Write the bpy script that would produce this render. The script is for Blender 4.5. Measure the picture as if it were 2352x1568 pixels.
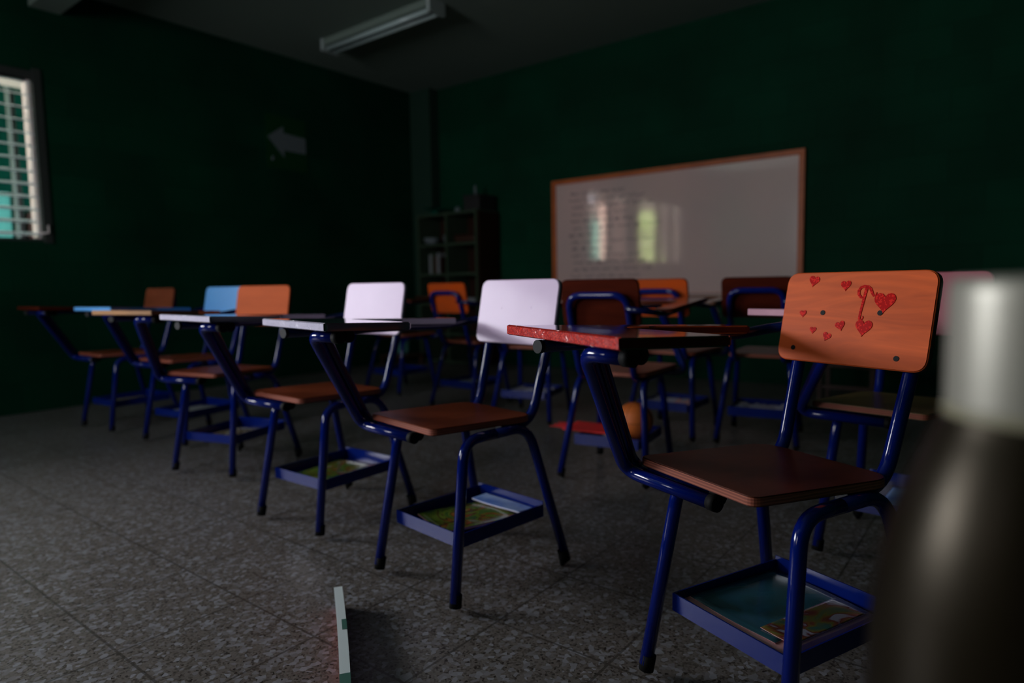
import bpy, bmesh, math, random
from mathutils import Vector, Matrix
random.seed(7)
S = bpy.context.scene
for o in list(bpy.data.objects): bpy.data.objects.remove(o)
COL = S.collection
# ------------------------------------------------------------------ camera
CAM_Z = 0.8014
cd = bpy.data.cameras.new('camera'); cam = bpy.data.objects.new('camera', cd); COL.objects.link(cam)
RIGHT = Vector((0.6121723, -0.7905230, -0.0178435)); UP = Vector((0.0803723, 0.0397586, 0.9959717)); FW = Vector((0.7866291, 0.6111404, -0.0878753))
cam.matrix_world = Matrix(((RIGHT.x, UP.x, -FW.x, 0), (RIGHT.y, UP.y, -FW.y, 0), (RIGHT.z, UP.z, -FW.z, CAM_Z), (0, 0, 0, 1)))
cd.lens = 23.0; cd.sensor_width = 36; cd.sensor_fit = 'HORIZONTAL'; cd.clip_start = 0.02
cd.dof.use_dof = True; cd.dof.focus_distance = 1.22; cd.dof.aperture_fstop = 1.9
S.camera = cam
# ------------------------------------------------------------------ light and exposure
S.view_settings.view_transform = 'Standard'; S.view_settings.look = 'None'; S.view_settings.gamma = 1
S.view_settings.use_curve_mapping = False; S.view_settings.exposure = 0.12
W = bpy.data.worlds.new('world'); S.world = W; W.use_nodes = True
nt = W.node_tree; bg = nt.nodes['Background']
tc = nt.nodes.new('ShaderNodeTexCoord'); sp = nt.nodes.new('ShaderNodeSeparateXYZ'); rp = nt.nodes.new('ShaderNodeValToRGB')
nt.links.new(tc.outputs['Generated'], sp.inputs[0]); nt.links.new(sp.outputs['Z'], rp.inputs[0]); nt.links.new(rp.outputs[0], bg.inputs[0])
rp.color_ramp.elements[0].color = (.95, .93, 1, 1); rp.color_ramp.elements[1].color = (.45, .62, 1, 1)
bg.inputs[1].default_value = 3.4
sd = bpy.data.lights.new('sun', 'SUN'); sun = bpy.data.objects.new('sun', sd); COL.objects.link(sun)
sd.energy = 50; sd.angle = math.radians(1); sd.color = (1, .93, .82)
sun.rotation_euler = Vector((.35, .62, -.9)).to_track_quat('-Z', 'Y').to_euler()
# daylight entering through the wide louvred window left of the frame (window_2)
W2A, W2B, WZ0, WZ1 = -2.10, -0.05, 1.14, 2.26
ad = bpy.data.lights.new('window_daylight', 'AREA'); area = bpy.data.objects.new('window_daylight', ad); COL.objects.link(area)
ad.shape = 'RECTANGLE'; ad.size = W2B-W2A-.1; ad.size_y = WZ1-WZ0-.1; ad.energy = 114; ad.color = (.93, .95, 1.0); ad.spread = math.radians(126)
area.location = ((W2A+W2B)/2, 5.195, (WZ0+WZ1)/2)
area.rotation_euler = Vector((-.05, -1, .10)).to_track_quat('-Z', 'Z').to_euler()

# added fill light in an invented back wall window (window_3), behind the camera
W3A, W3B, W3Z0, W3Z1 = 1.95, 3.15, 1.20, 2.20
ad3 = bpy.data.lights.new('added_fill_light', 'AREA'); area3 = bpy.data.objects.new('added_fill_light', ad3); COL.objects.link(area3)
ad3.shape = 'RECTANGLE'; ad3.size = W3B-W3A-.1; ad3.size_y = W3Z1-W3Z0-.1; ad3.energy = 15; ad3.color = (.95, .93, 1.0); ad3.spread = math.radians(90)
area3.location = (-2.37, (W3A+W3B)/2, (W3Z0+W3Z1)/2)
area3.rotation_euler = Vector((1, .12, -.02)).to_track_quat('-Z', 'Z').to_euler()
# ------------------------------------------------------------------ materials
MATS = {}
def mat(name, col, rough=.5, metal=0, spec=.5, var=None, scale=(8, 8, 8), amt=.5, bump=0, bscale=60, coat=0, coat_rough=.1, ior=1.5, trans=0, detail=4, dist=0):
    m = bpy.data.materials.new(name); m.use_nodes = True; n = m.node_tree.nodes; l = m.node_tree.links
    b = n['Principled BSDF']
    b.inputs['Base Color'].default_value = (*col, 1); b.inputs['Roughness'].default_value = rough; b.inputs['Metallic'].default_value = metal
    b.inputs['IOR'].default_value = ior; b.inputs['Specular IOR Level'].default_value = spec
    b.inputs['Coat Weight'].default_value = coat; b.inputs['Coat Roughness'].default_value = coat_rough
    b.inputs['Transmission Weight'].default_value = trans
    t = n.new('ShaderNodeTexCoord')
    if var:
        mp = n.new('ShaderNodeMapping'); mp.inputs['Scale'].default_value = scale; l.new(t.outputs['Object'], mp.inputs[0])
        ns = n.new('ShaderNodeTexNoise'); ns.inputs['Scale'].default_value = 1; ns.inputs['Detail'].default_value = detail; ns.inputs['Distortion'].default_value = dist
        l.new(mp.outputs[0], ns.inputs['Vector'])
        r = n.new('ShaderNodeValToRGB'); r.color_ramp.elements[0].position = .5-amt/2; r.color_ramp.elements[1].position = .5+amt/2
        r.color_ramp.elements[0].color = (*col, 1); r.color_ramp.elements[1].color = (*var, 1)
        l.new(ns.outputs['Fac'], r.inputs[0]); l.new(r.outputs[0], b.inputs['Base Color'])
    if bump:
        ns2 = n.new('ShaderNodeTexNoise'); ns2.inputs['Scale'].default_value = bscale; ns2.inputs['Detail'].default_value = 3
        l.new(t.outputs['Object'], ns2.inputs['Vector'])
        bp = n.new('ShaderNodeBump'); bp.inputs['Strength'].default_value = bump; bp.inputs['Distance'].default_value = .002
        l.new(ns2.outputs['Fac'], bp.inputs['Height']); l.new(bp.outputs[0], b.inputs['Normal'])
        if coat: l.new(bp.outputs[0], b.inputs['Coat Normal'])
    MATS[name] = m; return m
mat('blue_paint', (.0008, .008, .13), .12, spec=.4, bump=.04, bscale=120)
mat('shaded_blue_paint', (.0008, .005, .06), .2, bump=.05)  # darker copy of the blue paint, the tubes' shade put into its colour
mat('tray_paint', (.0015, .012, .15), .22, spec=.5, bump=.15, bscale=40)
mat('rubber', (.002, .002, .002), .7, spec=.2)
mat('grey_plug', (.018, .018, .02), .6, spec=.2)
mat('screw_dark', (.008, .009, .010), .5, spec=.1)
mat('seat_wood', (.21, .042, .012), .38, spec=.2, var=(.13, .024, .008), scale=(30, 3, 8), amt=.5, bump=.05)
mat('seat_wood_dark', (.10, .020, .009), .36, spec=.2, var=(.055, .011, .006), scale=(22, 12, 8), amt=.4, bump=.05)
mat('seat_yellow', (.16, .10, .035), .35, var=(.11, .065, .02), scale=(20, 4, 8), coat=.1)
mat('orange_wood', (.66, .125, .03), .5, spec=.1, var=(.52, .095, .022), scale=(5, 8, 34), amt=.6, bump=.06)
mat('heart_wood', (.90, .155, .035), .42, spec=.08, var=(.46, .070, .018), scale=(4, 9, 30), amt=.75, bump=.08, dist=1.5)
mat('brown_gloss', (.28, .07, .03), .25, var=(.2, .05, .02), scale=(5, 8, 34), coat=.6)
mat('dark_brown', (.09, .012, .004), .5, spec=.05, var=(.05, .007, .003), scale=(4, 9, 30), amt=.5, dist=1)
mat('red_back', (.30, .010, .006), .4, spec=.2, var=(.25, .01, .01), scale=(4, 9, 30))
mat('back_orange', (.62, .080, .006), .5, spec=.06, var=(.5, .085, .018), scale=(5, 8, 34))
mat('lilac', (.74, .56, .78), .4, spec=.2, var=(.68, .51, .72), scale=(4, 4, 4), coat=.12, coat_rough=.1, bump=.03, bscale=30)
mat('lilac_edge', (.10, .13, .17), .5)
mat('sky_blue', (.14, .48, 1.0), .35, var=(.12, .43, .98), scale=(5, 5, 5), coat=.1)
mat('pink', (.50, .13, .17), .5, var=(.43, .11, .15), scale=(5, 5, 5))
mat('pink_edge', (.72, .36, .46), .5, var=(.6, .28, .38), scale=(30, 30, 30))
mat('wood_top', (.50, .26, .12), .3, spec=.2, var=(.34, .19, .10), scale=(4, 30, 8), coat=.4)
mat('brown_top', (.20, .09, .05), .22, var=(.15, .06, .035), scale=(4, 26, 8), coat=.5)
mat('red_top', (.075, .012, .010), .12, var=(.05, .008, .008), scale=(8, 8, 8), coat=1, coat_rough=.05, bump=.15, bscale=9)
mat('blue_top', (.05, .22, .55), .3, coat=.3)
mat('silver_tape', (.80, .73, .90), .30, var=(.66, .62, .80), scale=(20, 20, 20), coat=1, coat_rough=.08, bump=.9, bscale=40)
mat('navy_top', (.035, .04, .075), .15, coat=1, coat_rough=.06, bump=.1, bscale=9)
mat('whitish_top', (.14, .16, .20), .12, var=(.10, .12, .16), scale=(6, 6, 6), coat=1, coat_rough=.05, bump=.15, bscale=10)
def glitter(name, c1, c2, sc=520, coat=.35):
    m = mat(name, c1, .35, coat=coat, coat_rough=.10); n = m.node_tree.nodes; l = m.node_tree.links; b = n['Principled BSDF']
    t = n.new('ShaderNodeTexCoord'); v = n.new('ShaderNodeTexVoronoi'); v.inputs['Scale'].default_value = sc; l.new(t.outputs['Object'], v.inputs['Vector'])
    mx = n.new('ShaderNodeMix'); mx.data_type = 'RGBA'; mx.inputs[6].default_value = (*c1, 1); mx.inputs[7].default_value = (*c2, 1)
    gt = n.new('ShaderNodeMath'); gt.operation = 'GREATER_THAN'; gt.inputs[1].default_value = .72
    sr = n.new('ShaderNodeSeparateColor'); l.new(v.outputs['Color'], sr.inputs[0]); l.new(sr.outputs[0], gt.inputs[0]); l.new(gt.outputs[0], mx.inputs[0]); l.new(mx.outputs[2], b.inputs['Base Color'])
    b.inputs['Metallic'].default_value = 0.0
    nm = n.new('ShaderNodeTexNoise'); nm.inputs['Scale'].default_value = 45; l.new(t.outputs['Object'], nm.inputs['Vector'])
    bp = n.new('ShaderNodeBump'); bp.inputs['Strength'].default_value = .9; bp.inputs['Distance'].default_value = .002
    ad2 = n.new('ShaderNodeMath'); ad2.operation = 'MULTIPLY_ADD'; ad2.inputs[1].default_value = .25
    l.new(sr.outputs[1], ad2.inputs[0]); l.new(nm.outputs['Fac'], ad2.inputs[2]); l.new(ad2.outputs[0], bp.inputs['Height']); l.new(bp.outputs[0], b.inputs['Normal'])
    b2 = n.new('ShaderNodeBump'); b2.inputs['Strength'].default_value = .7; b2.inputs['Distance'].default_value = .003; l.new(nm.outputs['Fac'], b2.inputs['Height']); l.new(b2.outputs[0], b.inputs['Coat Normal'])
    return m
glitter('red_glitter', (.50, .004, .004), (1, .05, .02), 620, 1)
def wrinkle(name, sc, st):
    n = MATS[name].node_tree.nodes; l = MATS[name].node_tree.links; b = n['Principled BSDF']
    t = n.new('ShaderNodeTexCoord'); mp = n.new('ShaderNodeMapping'); mp.inputs['Scale'].default_value = (sc*.35, sc*.35, sc); mp.inputs['Rotation'].default_value = (0, .5, 0); l.new(t.outputs['Object'], mp.inputs[0])
    ns = n.new('ShaderNodeTexNoise'); ns.inputs['Scale'].default_value = 1; ns.inputs['Detail'].default_value = 1.5; ns.inputs['Distortion'].default_value = 1.5; l.new(mp.outputs[0], ns.inputs['Vector'])
    sb_ = n.new('ShaderNodeMath'); sb_.operation = 'SUBTRACT'; sb_.inputs[1].default_value = .5; l.new(ns.outputs['Fac'], sb_.inputs[0]); ab = n.new('ShaderNodeMath'); ab.operation = 'ABSOLUTE'; l.new(sb_.outputs[0], ab.inputs[0])
    mr = n.new('ShaderNodeMapRange'); mr.inputs['From Max'].default_value = .035; mr.inputs['To Min'].default_value = 1; mr.inputs['To Max'].default_value = 0; l.new(ab.outputs[0], mr.inputs[0])
    bp = n.new('ShaderNodeBump'); bp.inputs['Strength'].default_value = st; bp.inputs['Distance'].default_value = .0016; l.new(mr.outputs[0], bp.inputs['Height']); l.new(bp.outputs[0], b.inputs['Coat Normal'])
    b.inputs['Coat Roughness'].default_value = .12; b.inputs['Coat IOR'].default_value = 1.5
wrinkle('red_glitter', 60, 1.0); wrinkle('silver_tape', 60, 1.0)
mat('red_edge', (.075, .006, .005), .45, spec=.2, var=(.05, .004, .004), scale=(20, 20, 20))
glitter('heart_foil', (.50, .003, .003), (.8, .02, .012), 330, 0)  # brighter flecks put the foil's sparkle into the colour
for q_ in MATS['heart_foil'].node_tree.nodes:
    if q_.type == 'BUMP': q_.inputs['Strength'].default_value = .12
MATS['heart_foil'].node_tree.nodes['Principled BSDF'].inputs['Specular IOR Level'].default_value = .03
def plywood(name, c1, c2):
    m = mat(name, c1, .6); n = m.node_tree.nodes; l = m.node_tree.links; b = n['Principled BSDF']
    t = n.new('ShaderNodeTexCoord'); s = n.new('ShaderNodeSeparateXYZ'); l.new(t.outputs['Object'], s.inputs[0])
    ns = n.new('ShaderNodeTexNoise'); ns.inputs['Scale'].default_value = 14; l.new(t.outputs['Object'], ns.inputs['Vector'])
    a = n.new('ShaderNodeMath'); a.operation = 'MULTIPLY_ADD'; a.inputs[1].default_value = .004; l.new(ns.outputs['Fac'], a.inputs[0]); l.new(s.outputs['Z'], a.inputs[2])
    mu = n.new('ShaderNodeMath'); mu.operation = 'MULTIPLY'; mu.inputs[1].default_value = 1150; l.new(a.outputs[0], mu.inputs[0])
    si = n.new('ShaderNodeMath'); si.operation = 'SINE'; l.new(mu.outputs[0], si.inputs[0])
    r = n.new('ShaderNodeValToRGB'); r.color_ramp.elements[0].position = .0; r.color_ramp.elements[1].position = .55
    r.color_ramp.elements[0].color = (*c2, 1); r.color_ramp.elements[1].color = (*c1, 1); l.new(si.outputs[0], r.inputs[0]); l.new(r.outputs[0], b.inputs['Base Color'])
    return m
plywood('ply_edge', (.38, .105, .055), (.22, .05, .028))
mat('wall_paint', (.001, .028, .014), .75, bump=.3, bscale=25)
mat('whiteboard', (.74, .50, .46), .5, var=(.58, .45, .42), scale=(1, 1.2, 1.2), amt=.6, coat=1, coat_rough=.06)
MATS['whiteboard'].node_tree.nodes['Principled BSDF'].inputs['Coat IOR'].default_value = 1.75
mat('board_frame', (.55, .13, .02), .5, var=(.40, .08, .014), scale=(3, 6, 6), amt=.5)
mat('ink', (.10, .085, .09), .6)
mat('ceiling_paint', (.155, .21, .175), .8, bump=.1)
mat('lamp_white', (.35, .42, .40), .35)
mat('tube_glass', (.45, .58, .56), .2)
mat('steel_dark', (.03, .035, .032), .5)
mat('frame_white', (.88, .78, .76), .4)
mat('slat_glass', (.85, .95, 1.0), .12, spec=.8)
mat('out_green', (.004, .07, .045), .9, spec=.02, var=(.003, .055, .037), scale=(1, 1, 1))
mat('out_teal', (.10, .48, .42), .7)
mat('out_pink', (.9, .60, .52), .7)
mat('out_dark', (.05, .035, .03), .8)
mat('out_grey', (.16, .22, .20), .7)
mat('out_black', (.008, .008, .008), .7)
mat('concrete', (.68, .66, .60), .9, var=(.58, .56, .52), scale=(2, 2, 2))
mat('leaf', (.72, .92, .36), .6, var=(.85, .95, .6), scale=(3, 3, 3)); mat('bark', (.15, .09, .05), .9)
mat('shelf_metal', (.035, .06, .035), .6, spec=.2); mat('shelf_brown', (.025, .010, .006), .6, spec=.1)
mat('sign_green', (.004, .045, .012), .7, spec=.1); mat('sign_grey', (.13, .16, .17), .6, spec=.2)
mat('dark_wood', (.05, .02, .012), .5); mat('jug', (.10, .30, .25), .2, var=(.06, .16, .16), scale=(3, 3, 9))
mat('strip_white', (.62, .68, .68), .5); mat('strip_green', (.045, .13, .10), .5); mat('strip_red', (.75, .05, .04), .5)
mat('bottle_brown', (.006, .004, .0015), .36, spec=.24); MATS['bottle_brown'].node_tree.nodes['Principled BSDF'].inputs['Specular Tint'].default_value = (1, .84, .62, 1)
mat('bottle_cap', (.33, .31, .26), .42, metal=.4, var=(.33, .32, .27), scale=(3, 3, 10)); mat('cap_rim', (.24, .22, .14), .5)
mat('stool_wood', (.12, .07, .04), .6)
mat('ball', (.72, .17, .03), .55, bump=.4, bscale=260)
mat('red_paper', (.75, .02, .02), .6); mat('white_paper', (.62, .60, .72), .6, var=(.42, .42, .56), scale=(18, 18, 18)); mat('grey_paper', (.22, .24, .25), .6)
mat('pink_page', (.70, .30, .30), .6, var=(.75, .42, .45), scale=(20, 20, 20)); mat('blue_paper', (.08, .16, .50), .4, var=(.25, .40, .70), scale=(12, 12, 12), amt=.3)
def cover(name, stops, sc, rough=.22):
    m = mat(name, stops[0][1], rough, coat=.5, coat_rough=.15); n = m.node_tree.nodes; l = m.node_tree.links; b = n['Principled BSDF']
    t = n.new('ShaderNodeTexCoord'); ns = n.new('ShaderNodeTexNoise'); ns.inputs['Scale'].default_value = sc; ns.inputs['Detail'].default_value = 2.5; ns.inputs['Distortion'].default_value = 1.6
    l.new(t.outputs['Object'], ns.inputs['Vector'])
    r = n.new('ShaderNodeValToRGB'); r.color_ramp.elements[0].position = stops[0][0]; r.color_ramp.elements[0].color = (*stops[0][1], 1)
    r.color_ramp.elements[1].position = stops[-1][0]; r.color_ramp.elements[1].color = (*stops[-1][1], 1)
    for p, c in stops[1:-1]: e = r.color_ramp.elements.new(p); e.color = (*c, 1)
    l.new(ns.outputs['Fac'], r.inputs[0]); l.new(r.outputs[0], b.inputs['Base Color']); return m
cover('comic_cover', [(.30, (.06, .05, .15)), (.38, (.05, .12, .015)), (.47, (.14, .20, .025)), (.52, (.07, .018, .01)), (.56, (.30, .09, .02)), (.61, (.14, .20, .03)), (.68, (.25, .28, .32))], 11)
cover('teal_cover', [(.3, (.02, .05, .05)), (.5, (.02, .08, .11)), (.62, (.025, .085, .14)), (.75, (.07, .13, .17))], 6)
cover('dim_cover', [(.3, (.05, .07, .05)), (.5, (.20, .14, .07)), (.6, (.34, .36, .34))], 13)
cover('rainbow', [(.36, (.02, .07, .06)), (.44, (.09, .09, .02)), (.47, (.12, .05, .015)), (.50, (.09, .015, .015)), (.53, (.20, .20, .25))], 9)

def floor_mat():
    m = mat('terrazzo', (.1, .1, .1), .33, spec=.35); n = m.node_tree.nodes; l = m.node_tree.links; b = n['Principled BSDF']
    t = n.new('ShaderNodeTexCoord'); P = t.outputs['Object']
    def vor(sc, feat='F1'):
        v = n.new('ShaderNodeTexVoronoi'); v.inputs['Scale'].default_value = sc; v.feature = feat; l.new(wr, v.inputs['Vector']); return v
    nz = n.new('ShaderNodeTexNoise'); nz.inputs['Scale'].default_value = 60; l.new(P, nz.inputs['Vector'])
    ma = n.new('ShaderNodeMix'); ma.data_type = 'VECTOR'; ma.inputs[0].default_value = .003; l.new(P, ma.inputs[4]); l.new(nz.outputs['Color'], ma.inputs[5]); wr = ma.outputs[1]
    def ramp(src, st):
        r = n.new('ShaderNodeValToRGB'); r.color_ramp.elements[0].position = st[0][0]; r.color_ramp.elements[0].color = (*st[0][1], 1)
        r.color_ramp.elements[1].position = st[-1][0]; r.color_ramp.elements[1].color = (*st[-1][1], 1)
        for p, c in st[1:-1]: e = r.color_ramp.elements.new(p); e.color = (*c, 1)
        l.new(src, r.inputs[0]); return r.outputs[0]
    def sep(c): s = n.new('ShaderNodeSeparateColor'); l.new(c, s.inputs[0]); return s.outputs[0]
    def mixc(f, a, c):
        x = n.new('ShaderNodeMix'); x.data_type = 'RGBA'; l.new(f, x.inputs[0]); l.new(a, x.inputs[6]); l.new(c, x.inputs[7]); return x.outputs[2]
    big = vor(92); small = vor(210)
    base = ramp(sep(small.outputs['Color']), [(.0, (.10, .085, .072)), (.16, (.018, .014, .012)), (.20, (.12, .103, .09)), (.7, (.145, .128, .118)), (.85, (.06, .05, .042)), (1, (.13, .115, .105))])
    chip = ramp(sep(big.outputs['Color']), [(.0, (.15, .135, .13)), (.5, (.12, .11, .10)), (.8, (.165, .155, .16)), (.95, (.21, .21, .225)), (1, (.235, .235, .255))])
    sel = ramp(sep(big.outputs['Color']), [(.66, (0, 0, 0)), (.70, (1, 1, 1))])
    c = mixc(sel, base, chip)
    g = n.new('ShaderNodeTexNoise'); g.inputs['Scale'].default_value = 1.3; l.new(P, g.inputs['Vector'])
    # joints
    s = n.new('ShaderNodeSeparateXYZ'); l.new(P, s.inputs[0])
    def joint(sock, off):
        a = n.new('ShaderNodeMath'); a.operation = 'SUBTRACT'; a.inputs[1].default_value = off-.15; l.new(sock, a.inputs[0])
        w = n.new('ShaderNodeMath'); w.operation = 'PINGPONG'; w.inputs[1].default_value = .15; l.new(a.outputs[0], w.inputs[0])
        x = n.new('ShaderNodeMath'); x.operation = 'GREATER_THAN'; x.inputs[1].default_value = .147; l.new(w.outputs[0], x.inputs[0]); return x.outputs[0]
    j = n.new('ShaderNodeMath'); j.operation = 'MAXIMUM'; l.new(joint(s.outputs['X'], .553), j.inputs[0]); l.new(joint(s.outputs['Y'], 1.855), j.inputs[1])
    jf = n.new('ShaderNodeMath'); jf.operation = 'MULTIPLY'; jf.inputs[1].default_value = .65; l.new(j.outputs[0], jf.inputs[0])
    dk = n.new('ShaderNodeRGB'); dk.outputs[0].default_value = (.03, .025, .02, 1)
    c = mixc(jf.outputs[0], c, dk.outputs[0]); l.new(c, b.inputs['Base Color'])
    rr = ramp(g.outputs['Fac'], [(.35, (.30, .30, .30)), (.65, (.42, .42, .42))]); l.new(sep(rr), b.inputs['Roughness'])
floor_mat()
def block_wall(name, axis):
    m = mat(name, (.004, .034, .021), .7); n = m.node_tree.nodes; l = m.node_tree.links; b = n['Principled BSDF']
    t = n.new('ShaderNodeTexCoord'); s = n.new('ShaderNodeSeparateXYZ'); l.new(t.outputs['Object'], s.inputs[0])
    cb = n.new('ShaderNodeCombineXYZ'); l.new(s.outputs['Y' if axis == 'x' else 'X'], cb.inputs[0]); l.new(s.outputs['Z'], cb.inputs[1])
    br = n.new('ShaderNodeTexBrick'); br.inputs['Scale'].default_value = 1; br.inputs['Brick Width'].default_value = .40; br.inputs['Row Height'].default_value = .20
    br.inputs['Mortar Size'].default_value = .004; br.inputs['Mortar Smooth'].default_value = .6
    br.inputs['Color1'].default_value = (.001, .034, .016, 1); br.inputs['Color2'].default_value = (.0015, .042, .020, 1); br.inputs['Mortar'].default_value = (.001, .027, .013, 1)
    l.new(cb.outputs[0], br.inputs['Vector'])
    ns = n.new('ShaderNodeTexNoise'); ns.inputs['Scale'].default_value = 1.6; ns.inputs['Detail'].default_value = 5; l.new(t.outputs['Object'], ns.inputs['Vector'])
    r = n.new('ShaderNodeValToRGB'); r.color_ramp.elements[0].position = .3; r.color_ramp.elements[0].color = (.7, .7, .7, 1); r.color_ramp.elements[1].position = .7; r.color_ramp.elements[1].color = (1.15, 1.15, 1.15, 1); l.new(ns.outputs['Fac'], r.inputs[0])
    mu = n.new('ShaderNodeMix'); mu.data_type = 'RGBA'; mu.blend_type = 'MULTIPLY'; mu.inputs[0].default_value = 1; l.new(br.outputs['Color'], mu.inputs[6]); l.new(r.outputs[0], mu.inputs[7])
    # worn scuffs where paint is rubbed off
    n2 = n.new('ShaderNodeTexNoise'); n2.inputs['Scale'].default_value = 3.1; n2.inputs['Detail'].default_value = 8; n2.inputs['Roughness'].default_value = .7; l.new(t.outputs['Object'], n2.inputs['Vector'])
    r2 = n.new('ShaderNodeValToRGB'); r2.color_ramp.elements[0].position = .70; r2.color_ramp.elements[1].position = .76; l.new(n2.outputs['Fac'], r2.inputs[0])
    m2 = n.new('ShaderNodeMix'); m2.data_type = 'RGBA'; l.new(r2.outputs[0], m2.inputs[0]); l.new(mu.outputs[2], m2.inputs[6]); m2.inputs[7].default_value = (.06, .08, .055, 1)
    l.new(m2.outputs[2], b.inputs['Base Color'])
    bp = n.new('ShaderNodeBump'); bp.inputs['Strength'].default_value = .4; bp.inputs['Distance'].default_value = .004; l.new(br.outputs['Fac'], bp.inputs['Height']); bp.invert = True
    l.new(bp.outputs[0], b.inputs['Normal']); b.inputs['Specular IOR Level'].default_value = .08
block_wall('block_x', 'x'); block_wall('block_y', 'y')

# ------------------------------------------------------------------ helpers
def obj(name, bm, m, parent=None, smooth=False):
    me = bpy.data.meshes.new(name); bm.normal_update(); bm.to_mesh(me); bm.free()
    for x in (m if isinstance(m, (list, tuple)) else [m]): me.materials.append(MATS[x])
    if smooth:
        for p in me.polygons: p.use_smooth = True
    o = bpy.data.objects.new(name, me); COL.objects.link(o)
    if parent: o.parent = parent
    return o
def tag(o, label=None, cat=None, group=None, kind=None):
    if label: o['label'] = label
    if cat: o['category'] = cat
    if group: o['group'] = group
    if kind: o['kind'] = kind
    return o
def thing(name, label, cat, loc=(0, 0, 0), rz=0, group=None):
    o = bpy.data.objects.new(name, None); COL.objects.link(o); o.location = loc; o.rotation_euler = (0, 0, rz); o.empty_display_size = .1
    return tag(o, label, cat, group)
def box(bm, x0, x1, y0, y1, z0, z1, mi=0, bev=0):
    v = [bm.verts.new((x, y, z)) for z in (z0, z1) for x, y in ((x0, y0), (x1, y0), (x1, y1), (x0, y1))]
    fs = [bm.faces.new([v[i] for i in f]) for f in ((3, 2, 1, 0), (4, 5, 6, 7), (0, 1, 5, 4), (1, 2, 6, 5), (2, 3, 7, 6), (3, 0, 4, 7))]
    for f in fs: f.material_index = mi
    if bev:
        es = list({e for f in fs for e in f.edges}); bmesh.ops.bevel(bm, geom=es, offset=bev, segments=2, affect='EDGES', profile=.5)
    return v
def B(*a, **k):
    bm = bmesh.new(); box(bm, *a, **k); return bm
def struct(name, bm, m, **k): return tag(obj(name, bm, m, **k), kind='structure')
def fillet(pts, rad, seg=7):
    pts = [Vector(p) for p in pts]; out = [pts[0]]
    for i in range(1, len(pts)-1):
        a, p, c = pts[i-1], pts[i], pts[i+1]; u = (a-p); w = (c-p); r = rad[i-1] if isinstance(rad, (list, tuple)) else rad
        r = min(r, u.length*.49, w.length*.49); u.normalize(); w.normalize(); A = p+u*r; Cc = p+w*r
        for k in range(seg+1):
            t = k/seg; out.append(A*(1-t)**2+p*2*t*(1-t)+Cc*t*t)
    out.append(pts[-1]); return out
def tube(bm, path, r, n=14, caps=True, mi=0):
    path = [Vector(p) for p in path]; T = []
    for i in range(len(path)):
        a = path[max(0, i-1)]; c = path[min(len(path)-1, i+1)]; T.append((c-a).normalized())
    N = T[0].orthogonal().normalized(); rings = []
    for i, p in enumerate(path):
        N = (N-T[i]*N.dot(T[i])).normalized(); Bn = T[i].cross(N)
        rings.append([bm.verts.new(p+(N*math.cos(2*math.pi*k/n)+Bn*math.sin(2*math.pi*k/n))*r) for k in range(n)])
    for a, c in zip(rings, rings[1:]):
        for k in range(n):
            f = bm.faces.new((a[k], a[(k+1) % n], c[(k+1) % n], c[k])); f.smooth = True; f.material_index = mi
    if caps:
        bm.faces.new(rings[0][::-1]).material_index = mi; bm.faces.new(rings[-1]).material_index = mi
    return rings
def TB(path, r, n=14):
    bm = bmesh.new(); tube(bm, path, r, n); return bm
def rounded(poly, rad, seg=6):
    out = []; n = len(poly)
    for i in range(n):
        p = Vector(poly[i]).to_2d(); a = Vector(poly[i-1]).to_2d(); c = Vector(poly[(i+1) % n]).to_2d(); r = rad[i] if isinstance(rad, (list, tuple)) else rad
        if r <= 0: out.append(p); continue
        u = a-p; w = c-p; r = min(r, u.length*.49, w.length*.49); u.normalize(); w.normalize()
        for k in range(seg+1):
            t = k/seg; out.append((p+u*r)*(1-t)**2+p*2*t*(1-t)+(p+w*r)*t*t)
    return out
def slab(bm, poly, z0f, z1f, bev=.0015, mi_top=0, mi_side=1):
    """closed board over a 2D outline; z0f/z1f give bottom and top heights"""
    bt = [bm.verts.new((p.x, p.y, z0f(p))) for p in poly]; tp = [bm.verts.new((p.x, p.y, z1f(p))) for p in poly]; n = len(poly)
    ft = bm.faces.new(tp); fb = bm.faces.new(bt[::-1]); ft.material_index = fb.material_index = mi_top
    for i in range(n):
        f = bm.faces.new((bt[i], bt[(i+1) % n], tp[(i+1) % n], tp[i])); f.material_index = mi_side
    bmesh.ops.recalc_face_normals(bm, faces=bm.faces)
    if bev:
        es = [e for e in ft.edges]+[e for e in fb.edges]; bmesh.ops.bevel(bm, geom=es, offset=bev, segments=2, affect='EDGES')
def lathe(bm, prof, cx=0, cy=0, n=32, mi=0):
    rings = [[bm.verts.new((cx+r*math.cos(2*math.pi*k/n), cy+r*math.sin(2*math.pi*k/n), z)) for k in range(n)] for r, z in prof]
    for a, c in zip(rings, rings[1:]):
        for k in range(n):
            f = bm.faces.new((a[k], a[(k+1) % n], c[(k+1) % n], c[k])); f.smooth = True; f.material_index = mi
    bm.faces.new(rings[0][::-1]); bm.faces.new(rings[-1])

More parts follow.
